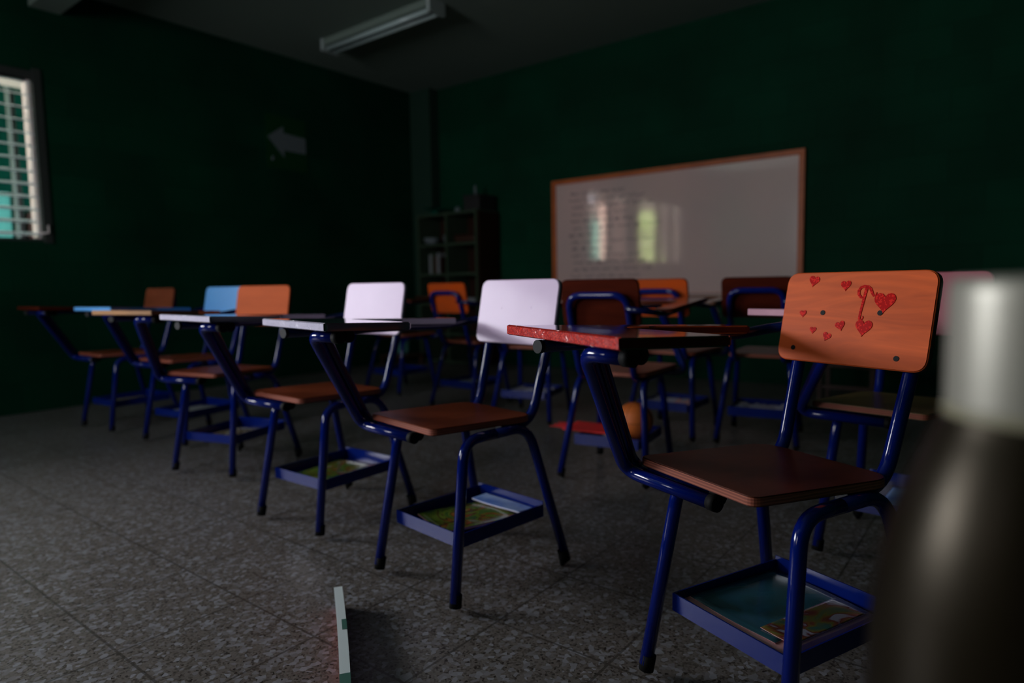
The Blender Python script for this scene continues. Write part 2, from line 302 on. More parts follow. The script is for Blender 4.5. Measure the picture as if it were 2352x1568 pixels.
# ------------------------------------------------------------------ room shell
RX0, RX1, RY0, RY1, RZ, T = -2.4, 5.143, -1.6, 5.22, 2.84, .15
struct('floor', B(RX0-T, RX1+T, RY0-T, RY1+T, -.1, 0), 'terrazzo')
struct('ceiling', B(RX0-T, RX1+T, RY0-T, RY1+T, RZ, RZ+.15), 'ceiling_paint')
struct('wall_right', B(RX1, RX1+T, RY0-T, RY1+T, 0, RZ), 'block_x')
bm = bmesh.new()
for a in ((RY0-T, W3A, 0, RZ), (W3B, RY1+T, 0, RZ), (W3A, W3B, 0, W3Z0), (W3A, W3B, W3Z1, RZ)): box(bm, RX0-T, RX0, *a)
struct('wall_back', bm, 'block_x')
bm = bmesh.new()
for a in ((W3A, W3B, W3Z0, W3Z0+.03), (W3A, W3B, W3Z1-.03, W3Z1), (W3A, W3A+.03, W3Z0+.03, W3Z1-.03), (W3B-.03, W3B, W3Z0+.03, W3Z1-.03), (2.535, 2.565, W3Z0+.03, W3Z1-.03)): box(bm, RX0-T+.03, RX0-.03, *a)
struct('window_3', bm, 'steel_dark')  # invented window frame around the added fill light
struct('wall_near', B(RX0, RX1, RY0-T, RY0, 0, RZ), 'block_y')
W1A, W1B = 0.12, 1.625
bm = bmesh.new()
for a in ((RX0, W2A, 0, RZ), (W2B, W1A, 0, RZ), (W1B, RX1, 0, RZ), (W2A, W2B, 0, WZ0), (W2A, W2B, WZ1, RZ), (W1A, W1B, 0, WZ0), (W1A, W1B, WZ1, RZ)):
    box(bm, a[0], a[1], RY1, RY1+T, a[2], a[3])
struct('wall_left', bm, 'block_y')
struct('trim_1', B(5.015, RX1, 4.928, RY1, 0, RZ), 'wall_paint')       # corner column
struct('trim_2', B(1.61, 1.79, RY0, RY1, 2.67, RZ), 'ceiling_paint')   # ceiling beam
# louvred windows
def window(i, xa, xb, mull):
    y0, y1 = RY1+.01, RY1+T-.01
    bm = bmesh.new(); w = .03
    box(bm, xa, xb, y0, y1, WZ0, WZ0+.02); box(bm, xa, xb, y0, y1, WZ1-.045, WZ1)
    box(bm, xa, xa+.03, y0, y1, WZ0+.02, WZ1-.045)
    wnd = struct('window_%d' % i, bm, 'steel_dark')
    bm = bmesh.new()
    for m in mull: box(bm, m-.02, m+.02, y0, y1-.02, WZ0+.02, WZ1-.045)
    obj('mullion', bm, 'steel_dark', wnd)
    obj('jamb', B(xb-.045, xb, y0+.04, y1+.02, WZ0+.02, WZ1-.05, bev=.006), 'frame_white', wnd)
    obj('side_frame', B(xb-.028, xb+.02, RY1-.012, y0+.035, WZ0-.01, WZ1+.015), 'steel_dark', wnd)
    edges = [xa+.035]+[v for m in mull for v in (m-.022, m+.022)]+[xb-.03]
    k = 0
    for e in range(0, len(edges), 2):
        for s in range(13):
            z = WZ0+.055+s*.0835
            bm = bmesh.new(); v = box(bm, edges[e], edges[e+1], -.045, .045, -.0028, .0028)
            bmesh.ops.rotate(bm, verts=bm.verts, cent=(0, 0, 0), matrix=Matrix.Rotation(math.radians(16), 3, 'X'))
            bmesh.ops.translate(bm, verts=bm.verts, vec=(0, y0+.062, z))
            obj('louvre_slat', bm, 'slat_glass', wnd); k += 1
    bm = bmesh.new(); tube(bm, [(xb-.06, y0-.005, WZ0+.05), (xb-.005, y0-.03, WZ0+.06), (xb-.005, y0-.03, WZ0+.11)], .007, 8)
    obj('handle', bm, 'frame_white', wnd)
window(1, W1A, W1B, [.86])
window(2, W2A, W2B, [-1.5, -.98])

# outside, seen through the louvres and mirrored by the whiteboard
tag(obj('ground', B(-30, 14, RY1+T, 30, -.15, -.05), 'concrete'), kind='structure')
tag(obj('eave', B(-4, 6, RY1+T, 6.35, 2.42, 2.54), 'concrete'), 'pale concrete eave seen through the top of the louvred window', 'eave')
nb = thing('neighbouring_building', 'dark green building wall seen through the louvred window at left', 'building', (0, 8.5, 0))
obj('wall', B(-3.6, 7, 0, .3, -.1, 3.4), 'out_green', nb); obj('added_roof', B(-3.6, 7.2, -2.0, .5, 2.95, 3.1), 'out_grey', nb)  # deep roof overhang added to keep the sun off the green wall
obj('post', B(2.335, 2.360, -.10, -.04, -.1, 2.95), 'out_grey', nb); obj('downpipe', TB([(2.385, -.08, -.1), (2.385, -.08, 2.9)], .018), 'out_black', nb)
obj('plinth', B(2.44, 3.4, -.10, 0, -.1, 1.65), 'dark_wood', nb); obj('door_panel', B(1.5, 2.30, -.06, 0, -.1, 1.85), 'out_teal', nb)
def col(name, x0, x1, h, m, lab, y=8.3): tag(obj(name, B(x0, x1, y, y+.35, -.05, h, bev=.02), m), lab, 'wall')  # upright blocks added outside for the streaks and dark gaps the whiteboard mirrors
col('added_dark_wall', -6.10, -4.36, 3.2, 'dark_wood', 'dark brown outer wall segment added to darken the whiteboard reflection')
col('pillar', -4.33, -4.05, 2.75, 'out_pink', 'sunlit pink outer pillar added for its streak in the whiteboard')
col('added_teal_pillar', -4.03, -3.76, 2.3, 'out_teal', 'teal outer pillar added for its streak in the whiteboard')
col('added_far_wall', -26, -8.62, 5.2, 'out_dark', 'dark far wall added to dim the whiteboard reflection', 9.5)
tr = thing('tree', 'sunlit yellow-green tree outside, mirrored as a bright streak in the whiteboard', 'tree', (-7.05, 8.75, -.05))
obj('trunk', TB([(0, 0, 0), (.05, 0, .9), (0, .05, 1.7)], .08, 10), 'bark', tr)
bm = bmesh.new()
for i in range(900):
    a = random.random()*6.28; zz = random.random(); rr = .72*math.sqrt(random.random())*(1-abs(zz-.45)*.5)
    c = Vector((rr*math.cos(a), rr*math.sin(a), .70+zz*2.1)); n1 = Vector((random.gauss(0, 1), random.gauss(0, 1), random.gauss(0, 1))).normalized(); t1 = n1.orthogonal().normalized(); b1 = n1.cross(t1)
    vs = [bm.verts.new(c+t1*.09*x+b1*.05*y) for x, y in ((-1, 0), (0, -1), (1, 0), (0, 1))]; bm.faces.new(vs)
obj('foliage', bm, 'leaf', tr)

# ------------------------------------------------------------------ whiteboard
wb = thing('whiteboard', 'framed whiteboard with faint writing on the green wall', 'whiteboard', (RX1, 0, 0))
Y0, Y1, Z0, Z1 = 1.265, 3.475, .66, 1.738
obj('panel', B(-.018, -.002, Y0+.01, Y1-.01, Z0+.01, Z1-.01), 'whiteboard', wb)
for a in ((Y0, Y1, Z1-.04, Z1), (Y0, Y1, Z0, Z0+.04), (Y0, Y0+.042, Z0+.04, Z1-.04), (Y1-.042, Y1, Z0+.04, Z1-.04)):
    obj('frame_rail', B(-.034, 0, *a, bev=.003), 'board_frame', wb)
bm = bmesh.new()
for row in range(13):
    z = 1.60-row*.062; y = 3.30-random.random()*.05; end = 2.45+random.random()*.45
    while y > end:
        L = .05+random.random()*.11; k = 10
        pts = [(-.0185, y-L*i/k, z+random.uniform(-.012, .012)+.02*math.sin(i*2.1)*.6) for i in range(k+1)]
        tube(bm, pts, .0028, 4, False); y -= L+.03
obj('writing', bm, 'ink', wb)

# ------------------------------------------------------------------ ceiling light, sign, shelf, wall items
lt = thing('ceiling_light', 'dim unlit fluorescent tube fixture on the ceiling', 'ceiling light', (3.56, 4.02, RZ))
obj('housing', B(-.075, .075, -.62, .62, -.055, 0, bev=.008), 'ceiling_paint', lt)
for x in (-.04, .04): obj('fluorescent_tube', TB([(x, -.59, -.075), (x, .59, -.075)], .018), 'tube_glass', lt)
obj('end_cap', B(-.08, .08, -.63, -.60, -.095, 0), 'lamp_white', lt); obj('end_cap', B(-.08, .08, .60, .63, -.095, 0), 'lamp_white', lt)
sg = thing('arrow_sign', 'dark green wall sign with a pale arrow pointing left', 'sign', (3.30, RY1, 1.85))
obj('panel', B(0, .40, -.006, 0, 0, .46), 'sign_green', sg)
ar = [(.005, .235), (.165, .345), (.165, .285), (.39, .270), (.39, .130), (.165, .135), (.165, .070)]
bm = bmesh.new(); vs = [bm.verts.new((x, -.0065, z+.03)) for x, z in ar]; f = bm.faces.new(vs); r = bmesh.ops.extrude_face_region(bm, geom=[f]); bmesh.ops.translate(bm, verts=[v for v in r['geom'] if isinstance(v, bmesh.types.BMVert)], vec=(0, -.002, 0)); bmesh.ops.recalc_face_normals(bm, faces=bm.faces)
obj('arrow', bm, 'sign_grey', sg)
bm = bmesh.new(); tube(bm, [(.045, -.004, .065), (.055, -.004, .10)], .012, 8); obj('flag_mark', bm, 'sign_grey', sg)

sh = thing('bookshelf', 'dark metal cubby bookshelf standing in the far corner', 'bookshelf', (4.78, 4.12, 0))
for y in (0, .39, .78): obj('upright', B(0, .33, y, y+.022, 0, 1.52), 'shelf_metal', sh)
for k, z in enumerate((.03, .31, .61, .905, 1.20, 1.50)): obj('shelf', B(.002, .33, .022, .78, z-.011, z+.011), 'shelf_metal', sh)
obj('back_panel', B(.318, .33, .022, .78, .05, 1.49), 'shelf_brown', sh); obj('side_panel', B(.02, .33, -.012, 0, 0, 1.50), 'shelf_brown', sh)
def T1(name, bm, m, lab, cat, loc, rz=0, group=None, smooth=False):
    o = obj(name, bm, m, smooth=smooth); o.location = loc; o.rotation_euler = (0, 0, rz); return tag(o, lab, cat, group)
bm = bmesh.new(); lathe(bm, [(.03, 0), (.07, .02), (.085, .07), (.08, .07), (.065, .025), (.01, .012)], n=20)
T1('bowl', bm, 'sign_grey', 'pale bowl in the upper left cubby of the bookshelf', 'bowl', (4.87, 4.80, 1.211))
bm = bmesh.new(); lathe(bm, [(.05, 0), (.075, .03), (.08, .09), (.06, .10)], n=20)
T1('pot', bm, 'sign_grey', 'round pale pot in the upper left cubby of the bookshelf', 'pot', (4.94, 4.60, 1.211))
for i, (y, h, t_) in enumerate(((4.80, .20, .03), (4.765, .22, .025), (4.73, .18, .035), (4.69, .21, .03), (4.65, .17, .025))):
    T1('book', B(0, .14, 0, t_, 0, h, bev=.002), ('grey_paper', 'shelf_metal', 'dark_wood', 'grey_paper', 'shelf_brown')[i], ('pale grey', 'dull green', 'dark brown', 'short pale grey', 'shortest brown')[i]+' upright book in the second row, left cubby of the bookshelf', 'book', (4.85, y, .916), 0, 'books in the second row, left cubby')
for i, z in enumerate((1.211, 1.241, 1.266)):
    T1('book', B(0, .18, 0, .26, 0, (.03, .025, .03)[i], bev=.002), ('shelf_brown', 'dark_wood', 'shelf_brown')[i], ('bottom', 'middle dark', 'top')[i]+' book of the flat pile in the upper right cubby of the bookshelf', 'book', (4.84, 4.19+i*.01, z), 0, 'books lying in the upper right cubby')
T1('paper_stack', B(0, .2, 0, .28, 0, .05, bev=.003), 'grey_paper', 'stack of papers in the third row of the bookshelf', 'papers', (4.83, 4.2, .621))
bm = bmesh.new()
for i in range(26):
    a = i*2.4; L = .10+.05*random.random(); d = Vector((math.cos(a), math.sin(a), .25+.3*random.random())).normalized(); s = d.cross(Vector((0, 0, 1))).normalized()*.016
    p = Vector((0, 0, .05)); m_ = p+d*L*.6; e = p+d*L-Vector((0, 0, .02)); v = [bm.verts.new(q) for q in (p-s*.3, p+s*.3, m_+s, e, m_-s)]; bm.faces.new(v)
lathe(bm, [(.03, 0), (.045, .02), (.045, .06)], n=12)
T1('potted_plant', bm, 'out_green', 'small dark leafy plant on top of the bookshelf, at its left end', 'plant', (4.93, 4.80, 1.511))
bm = bmesh.new(); bmesh.ops.create_uvsphere(bm, u_segments=16, v_segments=10, radius=.032)
T1('ball', bm, 'sign_grey', 'small pale ball on top of the bookshelf', 'ball', (4.9, 4.46, 1.543), smooth=True)
bx = thing('storage_box', 'black box on the right end of the bookshelf top', 'box', (4.84, 4.13, 1.511))
obj('body', B(0, .25, 0, .20, 0, .13, bev=.006), 'out_black', bx); obj('lid', B(-.006, .256, -.006, .206, .13, .155, bev=.004), 'out_black', bx)
bm = bmesh.new(); lathe(bm, [(.012, 0), (.014, .07), (.009, .09), (.009, .10)], n=12)
T1('bottle', bm, 'sign_grey', 'slim pale bottle standing on the black box in the far corner', 'bottle', (4.93, 4.25, 1.666))
ls = thing('low_stand', 'low dark stand by the far wall left of the bookshelf', 'stand', (4.42, 4.84, 0))
obj('top', B(0, .32, 0, .30, .085, .105), 'dark_wood', ls)
for x, y in ((0, 0), (.29, 0), (0, .27), (.29, .27)): obj('leg', B(x, x+.03, y, y+.03, 0, .085), 'dark_wood', ls)
bm = bmesh.new(); lathe(bm, [(.05, 0), (.066, .01), (.068, .06), (.062, .075), (.068, .09), (.067, .17), (.04, .22), (.02, .235), (.02, .25)], n=24)
T1('water_jug', bm, 'jug', 'greenish water jug on the low dark stand', 'jug', (4.60, 4.99, .105))
st = thing('wooden_stool', 'dark wooden stool near the wall below the whiteboard', 'stool', (4.60, .80, 0))
obj('seat', B(-.13, .15, -.13, .22, .24, .27, bev=.004), 'dark_wood', st)
for x in (-.12, .11):
    for y in (-.12, .18): obj('leg', B(x, x+.03, y, y+.03, 0, .24), 'dark_wood', st)
obj('stretcher', B(-.115, -.095, -.09, .18, .10, .125), 'dark_wood', st)

# ------------------------------------------------------------------ school chairs
SZ = .45
def seat_bm():
    bm = bmesh.new()
    poly = rounded([(-.105, .160), (.198, .140), (.152, -.180), (-.152, -.160)], [.020, .020, .055, .055])
    slab(bm, poly, lambda p: SZ-.0175+(p.y-.16)*.02, lambda p: SZ+(p.y-.16)*.02, .002); return bm
def tz(y): return .726-(.442-y)*.044
def tablet_outline(d=0):
    return rounded([(-.101-d, .205-d), (.165-d, .215-d), (.192-d, .15), (.196-d, -.185-d), (.268+d, -.185-d), (.262+d, .403+d), (-.113-d, .442+d)], [.012, .05, .05, .012, .02, .012, .010])
def tablet_bm():
    bm = bmesh.new(); slab(bm, tablet_outline(), lambda p: tz(p.y)-.0175, lambda p: tz(p.y), .0025); return bm
YB0, YB1, ZB0, ZB1, BWD = -.223, -.261, .626, .814, .319
bn = Vector((0, ZB1-ZB0, YB0-YB1)).normalized()      # front normal
bu = Vector((0, YB1-YB0, ZB1-ZB0)).normalized()
BH = math.hypot(YB1-YB0, ZB1-ZB0)
def bpt(u, v, d=0):  # u 0..1 towards the sitter's right, v 0..1 up, d in front of the face
    return Vector(((u-.5)*BWD, YB0, ZB0))+bu*(v*BH)+bn*d
def backrest_bm():
    bm = bmesh.new(); pl = rounded([(-.5*BWD, 0), (.5*BWD, 0), (.5*BWD, BH), (-.5*BWD, BH)], .028, 7)
    fr = []; bk = []
    for p in pl:
        q = Vector((p.x, YB0, ZB0))+bu*p.y; fr.append(bm.verts.new(q)); bk.append(bm.verts.new(q-bn*.0165))
    n = len(pl); a = bm.faces.new(fr); c = bm.faces.new(bk[::-1]); a.material_index = 0; c.material_index = 0
    for i in range(n): f = bm.faces.new((fr[i], bk[i], bk[(i+1) % n], fr[(i+1) % n])); f.material_index = 1; f.smooth = True
    bmesh.ops.recalc_face_normals(bm, faces=bm.faces); bmesh.ops.bevel(bm, geom=list(a.edges)+list(c.edges), offset=.0022, segments=2, affect='EDGES'); return bm
R_ = .0135
def hoop_bm():
    P = [(.112, -.06, .413), (.112, -.185, .413), (.121, -.253, .64), (.119, -.291, .752), (-.119, -.291, .752), (-.121, -.253, .64), (-.112, -.185, .413), (-.112, -.06, .413)]
    return TB(fillet(P, [.075, .03, .06, .06, .03, .075], 9), R_)
def leg_bm(s, front):
    top = (s*.137, -.02, .413)
    if front: P = [top, (s*.137, .085, .413), (s*.165, .150, .028)]
    else: P = [top, (s*.137, -.145, .413), (s*.181, -.245, .028)]
    return TB(fillet(P, .075, 8), R_)
def foot_bm(s, front):
    a = Vector((s*.137, .085, .413)) if front else Vector((s*.137, -.145, .413)); b = Vector((s*.165, .150, 0.0135)) if front else Vector((s*.181, -.245, 0.0135))
    bm = bmesh.new(); d = (a-b).normalized(); tube(bm, [b+d*.002, b+d*.034], .0155, 14)
    for v in bm.verts: v.co.z = max(v.co.z, 0.001) if v.co.z > .012 else .001
    return bm
def tray_bm():
    bm = bmesh.new(); x, y0, y1, z0, z1, t = .136, -.205, .106, .142, .178, .003
    box(bm, -x, x, y0, y1, z0, z0+t)
    box(bm, -x, x, y1-t, y1, z0+t, z1); box(bm, -x, x, y0, y0+t, z0+t, z1+.008)
    box(bm, -x, -x+t, y0+t, y1-t, z0+t, z1); box(bm, x-t, x, y0+t, y1-t, z0+t, z1); return bm
ARM = [([(-.009, .150, .4135), (.228, .150, .4135), (.030, .392, .690), (-.055, .378, .6895)], 'blue_paint'),
       ([(.012, .119, .4135), (.240, .119, .4135), (.055, .352, .690), (-.030, .340, .6885)], 'shaded_blue_paint')]
ARC = [fillet(p, [.055, .028], 9) for p, _ in ARM]
BRK = fillet([(.119, -.300, .700), (.21, -.285, .690), (.232, -.18, .676), (.215, .10, .683), (.165, .396, .6905)], [.04, .05, .08])
CACHE = {}
def part(key, fn, m, parent, smooth=False):
    k = (key, str(m))
    if k in CACHE:
        o = bpy.data.objects.new(key.split('#')[0], CACHE[k]); COL.objects.link(o); o.parent = parent; return o
    o = obj(key.split('#')[0], fn(), m, parent, smooth); CACHE[k] = o.data; return o
def plug_bm(end, prev, r=.0148, L=.012):
    e = Vector(end); d = (e-Vector(prev)).normalized(); bm = bmesh.new(); tube(bm, [e-d*.006, e+d*L], r, 14); return bm
def heart_poly(s):
    out = []
    for k in range(28):
        t = 2*math.pi*k/28; x = 16*math.sin(t)**3; y = 13*math.cos(t)-5*math.cos(2*t)-2*math.cos(3*t)-math.cos(4*t); out.append((x/17*s/2, (y+2.5)/16*s/2))
    return out
def sticker(poly2d, u, v, rot, parent, name='heart_sticker'):
    c = bpt(u, v); ca, sa = math.cos(rot), math.sin(rot); bm = bmesh.new()
    # x runs to the viewer's right, which is the sitter's left (-x)
    fr = [bm.verts.new(c+Vector((-(x*ca-y*sa), 0, 0))+bu*(x*sa+y*ca)+bn*.0012) for x, y in poly2d]
    bk = [bm.verts.new(w.co-bn*.0011) for w in fr]; bm.faces.new(fr); bm.faces.new(bk[::-1])
    for i in range(len(fr)): j = (i+1) % len(fr); bm.faces.new((fr[i], bk[i], bk[j], fr[j]))
    bmesh.ops.recalc_face_normals(bm, faces=bm.faces); return obj(name, bm, 'heart_foil', parent)
def chair(x, y, rz, label, group, back, back_edge, seat, top, top_edge, front_tape=None, hearts=False, screws='small'):
    t = thing('school_chair', label, 'chair', (x, y, 0), rz, group)
    part('seat', seat_bm, (seat, 'ply_edge'), t)
    b = part('backrest', backrest_bm, (back, back_edge), t)
    part('back_frame', hoop_bm, 'blue_paint', t)
    for s in (1, -1):
        for fr in (True, False):
            g = part('leg#%d%d' % (s, fr), lambda: leg_bm(s, fr), 'blue_paint', t)
            part('rubber_foot#%d%d' % (s, fr), lambda: foot_bm(s, fr), 'rubber', g)
    part('book_tray', tray_bm, 'tray_paint', t)
    tb = part('tablet', tablet_bm, (top, top_edge), t)
    if front_tape:
        def tape():
            bm = bmesh.new(); a = Vector((.263, .4037)); c = Vector((-.1145, .4425)); y0 = .0008
            v = [bm.verts.new((p.x, p.y+o_, tz(p.y)+z)) for p in (a, c) for o_, z in ((-.004, .0006), (y0, -.0015), (y0, -.016), (-.004, -.0182))]
            for i in range(3): bm.faces.new((v[i], v[i+1], v[i+5], v[i+4]))
            bmesh.ops.subdivide_edges(bm, edges=[e for e in bm.edges if e.calc_length() > .1], cuts=30)
            bmesh.ops.solidify(bm, geom=bm.faces, thickness=.0006); return bm
        part('edge_tape', tape, front_tape, tb)
    for i, (p, m) in enumerate(ARM):
        ao = part('tablet_arm#%d' % i, lambda: TB(ARC[i], R_), m, t)
        part('end_plug#l%d' % i, lambda: plug_bm(ARC[i][0], ARC[i][1]), 'rubber', ao); part('end_plug#u%d' % i, lambda: plug_bm(ARC[i][-1], ARC[i][-2]), 'rubber', ao)
    br = part('armrest_tube', lambda: TB(BRK, .0115), 'shaded_blue_paint', t); part('end_plug#b', lambda: plug_bm(BRK[-1], BRK[-2], .0122, .003), 'grey_plug', br)
    hol = [(.695, .549), (.313, .565), (.878, .143), (.176, .118)]
    if screws:
        for k, (u, v) in enumerate(hol[:(4 if screws == 'dark' else 2)]):
            def sc():
                bm = bmesh.new(); c = bpt(u, v); tube(bm, [c-bn*.004, c+bn*.0012], .0052 if screws == 'dark' else .004, 12); return bm
            part('screw#%s%d' % (screws, k), sc, 'screw_dark' if screws == 'dark' else back, b)
    if hearts:
        for u, v, s, r in ((.793, .895, .0235, -.15), (.56, .844, .021, .06), (.294, .664, .040, .0), (.84, .528, .0155, .08), (.404, .399, .033, -.05), (.558, .41, .020, .35), (.748, .349, .0145, 0), (.643, .287, .018, -.3)):
            sticker(heart_poly(s*1.12), u, v, r, b)
        # curled letter cut from the same red foil: stem with hook, loop and tail
        bm = bmesh.new()
        def rib(pts, w):
            pts = [Vector(p) for p in pts]; L = []
            for i, p in enumerate(pts):
                d = (pts[min(i+1, len(pts)-1)]-pts[max(i-1, 0)]).normalized(); nrm = Vector((-d.y, d.x)); ww = w[i] if isinstance(w, list) else w; L.append((p+nrm*ww, p-nrm*ww))
            c0 = bpt(.44, .51)
            def P3(q, d): return c0+Vector((-q.x, 0, 0))+bu*q.y+bn*d
            rows = [[bm.verts.new(P3(q, d)) for q in (a, c) for d in (.0012, .0001)] for a, c in L]
            for a, c in zip(rows, rows[1:]):
                for i, j in ((0, 2), (2, 3), (3, 1), (1, 0)): bm.faces.new((a[i], a[j], c[j], c[i]))
            bm.faces.new([rows[0][i] for i in (0, 1, 3, 2)]); bm.faces.new([rows[-1][i] for i in (0, 2, 3, 1)])
        mm = .001
        rib([(0*mm, -4*mm), (1*mm, 12*mm), (3*mm, 30*mm), (5.5*mm, 50*mm), (7*mm, 62*mm)], [.0022, .0024, .0026, .003, .003])
        rib([(0, -4*mm), (4*mm, -4.5*mm), (7*mm, -2*mm), (7.5*mm, 2*mm), (6*mm, 3*mm)], [.002, .0012, .001, .0009, .0007])
        rib([(4*mm, 40*mm), (-3*mm, 41*mm), (-8*mm, 47*mm), (-9*mm, 54*mm), (-5*mm, 61*mm), (2*mm, 63.5*mm), (9*mm, 62.5*mm), (15*mm, 58*mm), (19*mm, 50*mm), (23*mm, 44*mm), (27*mm, 45*mm), (28*mm, 51*mm)], [.0022, .0025, .0028, .0028, .0026, .0026, .0028, .0028, .0026, .0018, .0014, .0007])
        bmesh.ops.recalc_face_normals(bm, faces=bm.faces); obj('letter_sticker', bm, 'heart_foil', b)
    t['_'] = 0; del t['_']
    return t
GW, GE = 'school chairs with writing tablets facing the windows', 'school chairs with writing tablets facing the whiteboard'
A = chair(1.236, .362, 1.177, 'school chair with red foil hearts on its orange backrest, nearest the camera', GW, 'heart_wood', 'dark_wood', 'seat_wood_dark', 'red_top', 'red_edge', 'red_glitter', True, 'dark')
Bc = chair(1.291, 1.206, 1.443, 'school chair with lilac-white backrest and silver-taped tablet, next after the hearts chair', GW, 'lilac', 'lilac_edge', 'seat_wood', 'whitish_top', 'whitish_top', 'silver_tape')
Cc = chair(1.363, 1.899, 1.581, 'smaller-looking school chair with lilac-white backrest and pale purple tablet edge', GW, 'lilac', 'lilac_edge', 'seat_wood', 'navy_top', 'navy_top', 'silver_tape')
Dc = chair(1.497, 2.781, 1.841, 'school chair with plain orange wood backrest beside the blue one', GW, 'orange_wood', 'dark_brown', 'seat_wood', 'brown_top', 'brown_top', 'wood_top')
Ec = chair(1.672, 3.497, 1.723, 'school chair with sky blue backrest half behind the orange one', GW, 'sky_blue', 'sky_blue', 'seat_wood', 'blue_top', 'blue_top', 'sky_blue')
Fc = chair(1.613, 4.18, 1.646, 'farthest school chair of the left row, small brown glossy backrest', GW, 'brown_gloss', 'dark_brown', 'seat_wood', 'dark_brown', 'dark_brown', None)
Lc = chair(2.118, .254, 1.437, 'school chair with pink backrest behind the hearts chair', GW, 'pink', 'pink', 'seat_yellow', 'pink', 'pink_edge', 'pink_edge')
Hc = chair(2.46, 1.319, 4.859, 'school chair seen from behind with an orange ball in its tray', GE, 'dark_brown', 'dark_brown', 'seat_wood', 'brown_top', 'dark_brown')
Ic = chair(3.179, 2.294, 4.95, 'school chair with red-rimmed backrest mostly hidden behind the lilac backrest', GE, 'red_back', 'red_back', 'seat_wood', 'brown_top', 'dark_brown')
Gc = chair(3.277, 2.853, 4.702, 'school chair seen from behind with bright orange backrest before the bookshelf', GE, 'back_orange', 'back_orange', 'seat_wood', 'brown_top', 'dark_brown')
Jc = chair(3.294, 1.438, 4.73, 'school chair with rust brown backrest just below the whiteboard', GE, 'back_orange', 'dark_brown', 'seat_wood', 'brown_top', 'brown_top')
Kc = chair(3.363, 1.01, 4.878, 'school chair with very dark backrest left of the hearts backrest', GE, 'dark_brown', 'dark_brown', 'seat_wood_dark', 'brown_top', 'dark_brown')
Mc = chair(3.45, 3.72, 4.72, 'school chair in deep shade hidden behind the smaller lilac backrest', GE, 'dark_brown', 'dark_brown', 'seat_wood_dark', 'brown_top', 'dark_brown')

# ------------------------------------------------------------------ things in the trays
def in_chair(c, x, y, z):
    a = c.rotation_euler.z; return (c.location.x+x*math.cos(a)-y*math.sin(a), c.location.y+x*math.sin(a)+y*math.cos(a), z)
def sheet(w, d, th, curl=.0, nx=14, ny=14, wob=.002, seed=0, mi=0):
    rnd = random.Random(seed); bm = bmesh.new(); ph = rnd.random()*6
    def zf(u, v): return curl*(max(0, -u*2-.35)**2)*1.2+wob*(math.sin(5*u+ph)*math.cos(4*v+ph)+1)
    g = [[[bm.verts.new((w*(i/nx-.5), d*(j/ny-.5), zf(i/nx-.5, j/ny-.5)+k*th)) for j in range(ny+1)] for i in range(nx+1)] for k in (0, 1)]
    for k in (0, 1):
        for i in range(nx):
            for j in range(ny):
                q = (g[k][i][j], g[k][i+1][j], g[k][i+1][j+1], g[k][i][j+1]); f = bm.faces.new(q if k else q[::-1]); f.smooth = True; f.material_index = 0 if k else 1
    rim = [(i, 0) for i in range(nx)]+[(nx, j) for j in range(ny)]+[(i, ny) for i in range(nx, 0, -1)]+[(0, j) for j in range(ny, 0, -1)]
    for a, c in zip(rim, rim[1:]+rim[:1]):
        f = bm.faces.new((g[0][a[0]][a[1]], g[0][c[0]][c[1]], g[1][c[0]][c[1]], g[1][a[0]][a[1]])); f.material_index = 1
    return bm
TZ = .1455
def paper(name, c, x, y, rz, bm, m, lab, cat, z=TZ):
    o = obj(name, bm, m); o.location = in_chair(c, x, y, z); o.rotation_euler = (0, 0, c.rotation_euler.z+rz); return tag(o, lab, cat, 'papers and books in the chair trays')
mg = thing('picture_book', 'large teal picture book in the tray of the hearts chair', 'book', in_chair(A, .015, -.055, TZ), A.rotation_euler.z, 'papers and books in the chair trays')
obj('pages', sheet(.235, .262, .012, seed=3), ('pink_page', 'pink_page'), mg)
o = obj('cover', sheet(.205, .250, .0012, seed=3), ('teal_cover', 'pink_page'), mg); o.location = (.012, -.006, .0125)
o = obj('cover_picture', sheet(.07, .22, .0008, seed=3, wob=.0005), ('rainbow', 'pink_page'), mg); o.location = (-.078, -.01, .0175)
paper('comic_book', Bc, .0, -.05, -.22, sheet(.20, .235, .006, curl=.02, seed=4), ('comic_cover', 'pink_page'), 'green and orange comic book in the tray of the near lilac chair', 'book')
paper('notebook', Bc, -.01, -.165, .02, sheet(.20, .06, .004, seed=14), ('blue_paper', 'white_paper'), 'bluish notebook edge behind the comic in the near lilac chair tray', 'book', TZ+.012).rotation_euler.x = .0
paper('comic_book', Cc, .0, -.055, .12, sheet(.20, .225, .006, curl=.02, seed=5), ('comic_cover', 'pink_page'), 'green and orange comic book in the tray of the farther lilac chair', 'book')
paper('magazine', Dc, -.02, -.03, .15, sheet(.20, .22, .006, curl=.03, seed=6), ('dim_cover', 'pink_page'), 'dim brownish magazine in the tray of the orange-backed chair', 'magazine')
paper('notebook', Ec, -.01, -.04, .1, sheet(.21, .22, .010, seed=7), ('grey_paper', 'dim_cover'), 'grey notebook in the tray of the blue-backed chair', 'book')
paper('notebook', Fc, -.01, -.04, 0, sheet(.20, .20, .012, seed=8), ('dim_cover', 'dim_cover'), 'dim notebook in the tray of the farthest left chair', 'book')
paper('notebook', Lc, -.04, -.05, .1, sheet(.16, .20, .012, seed=9), ('blue_paper', 'white_paper'), 'bright blue notebook in the tray of the pink-backed chair', 'book')
bm = sheet(.20, .15, .004, seed=10, wob=.001)
fo = thing('folder', 'red folder poking out of the left side of the ball chair tray', 'folder', in_chair(Hc, -.085, -.08, TZ+.040), Hc.rotation_euler.z, 'papers and books in the chair trays')
obj('cover', sheet(.25, .17, .004, seed=10, wob=.001), ('red_paper', 'red_paper'), fo)
bm = bmesh.new()
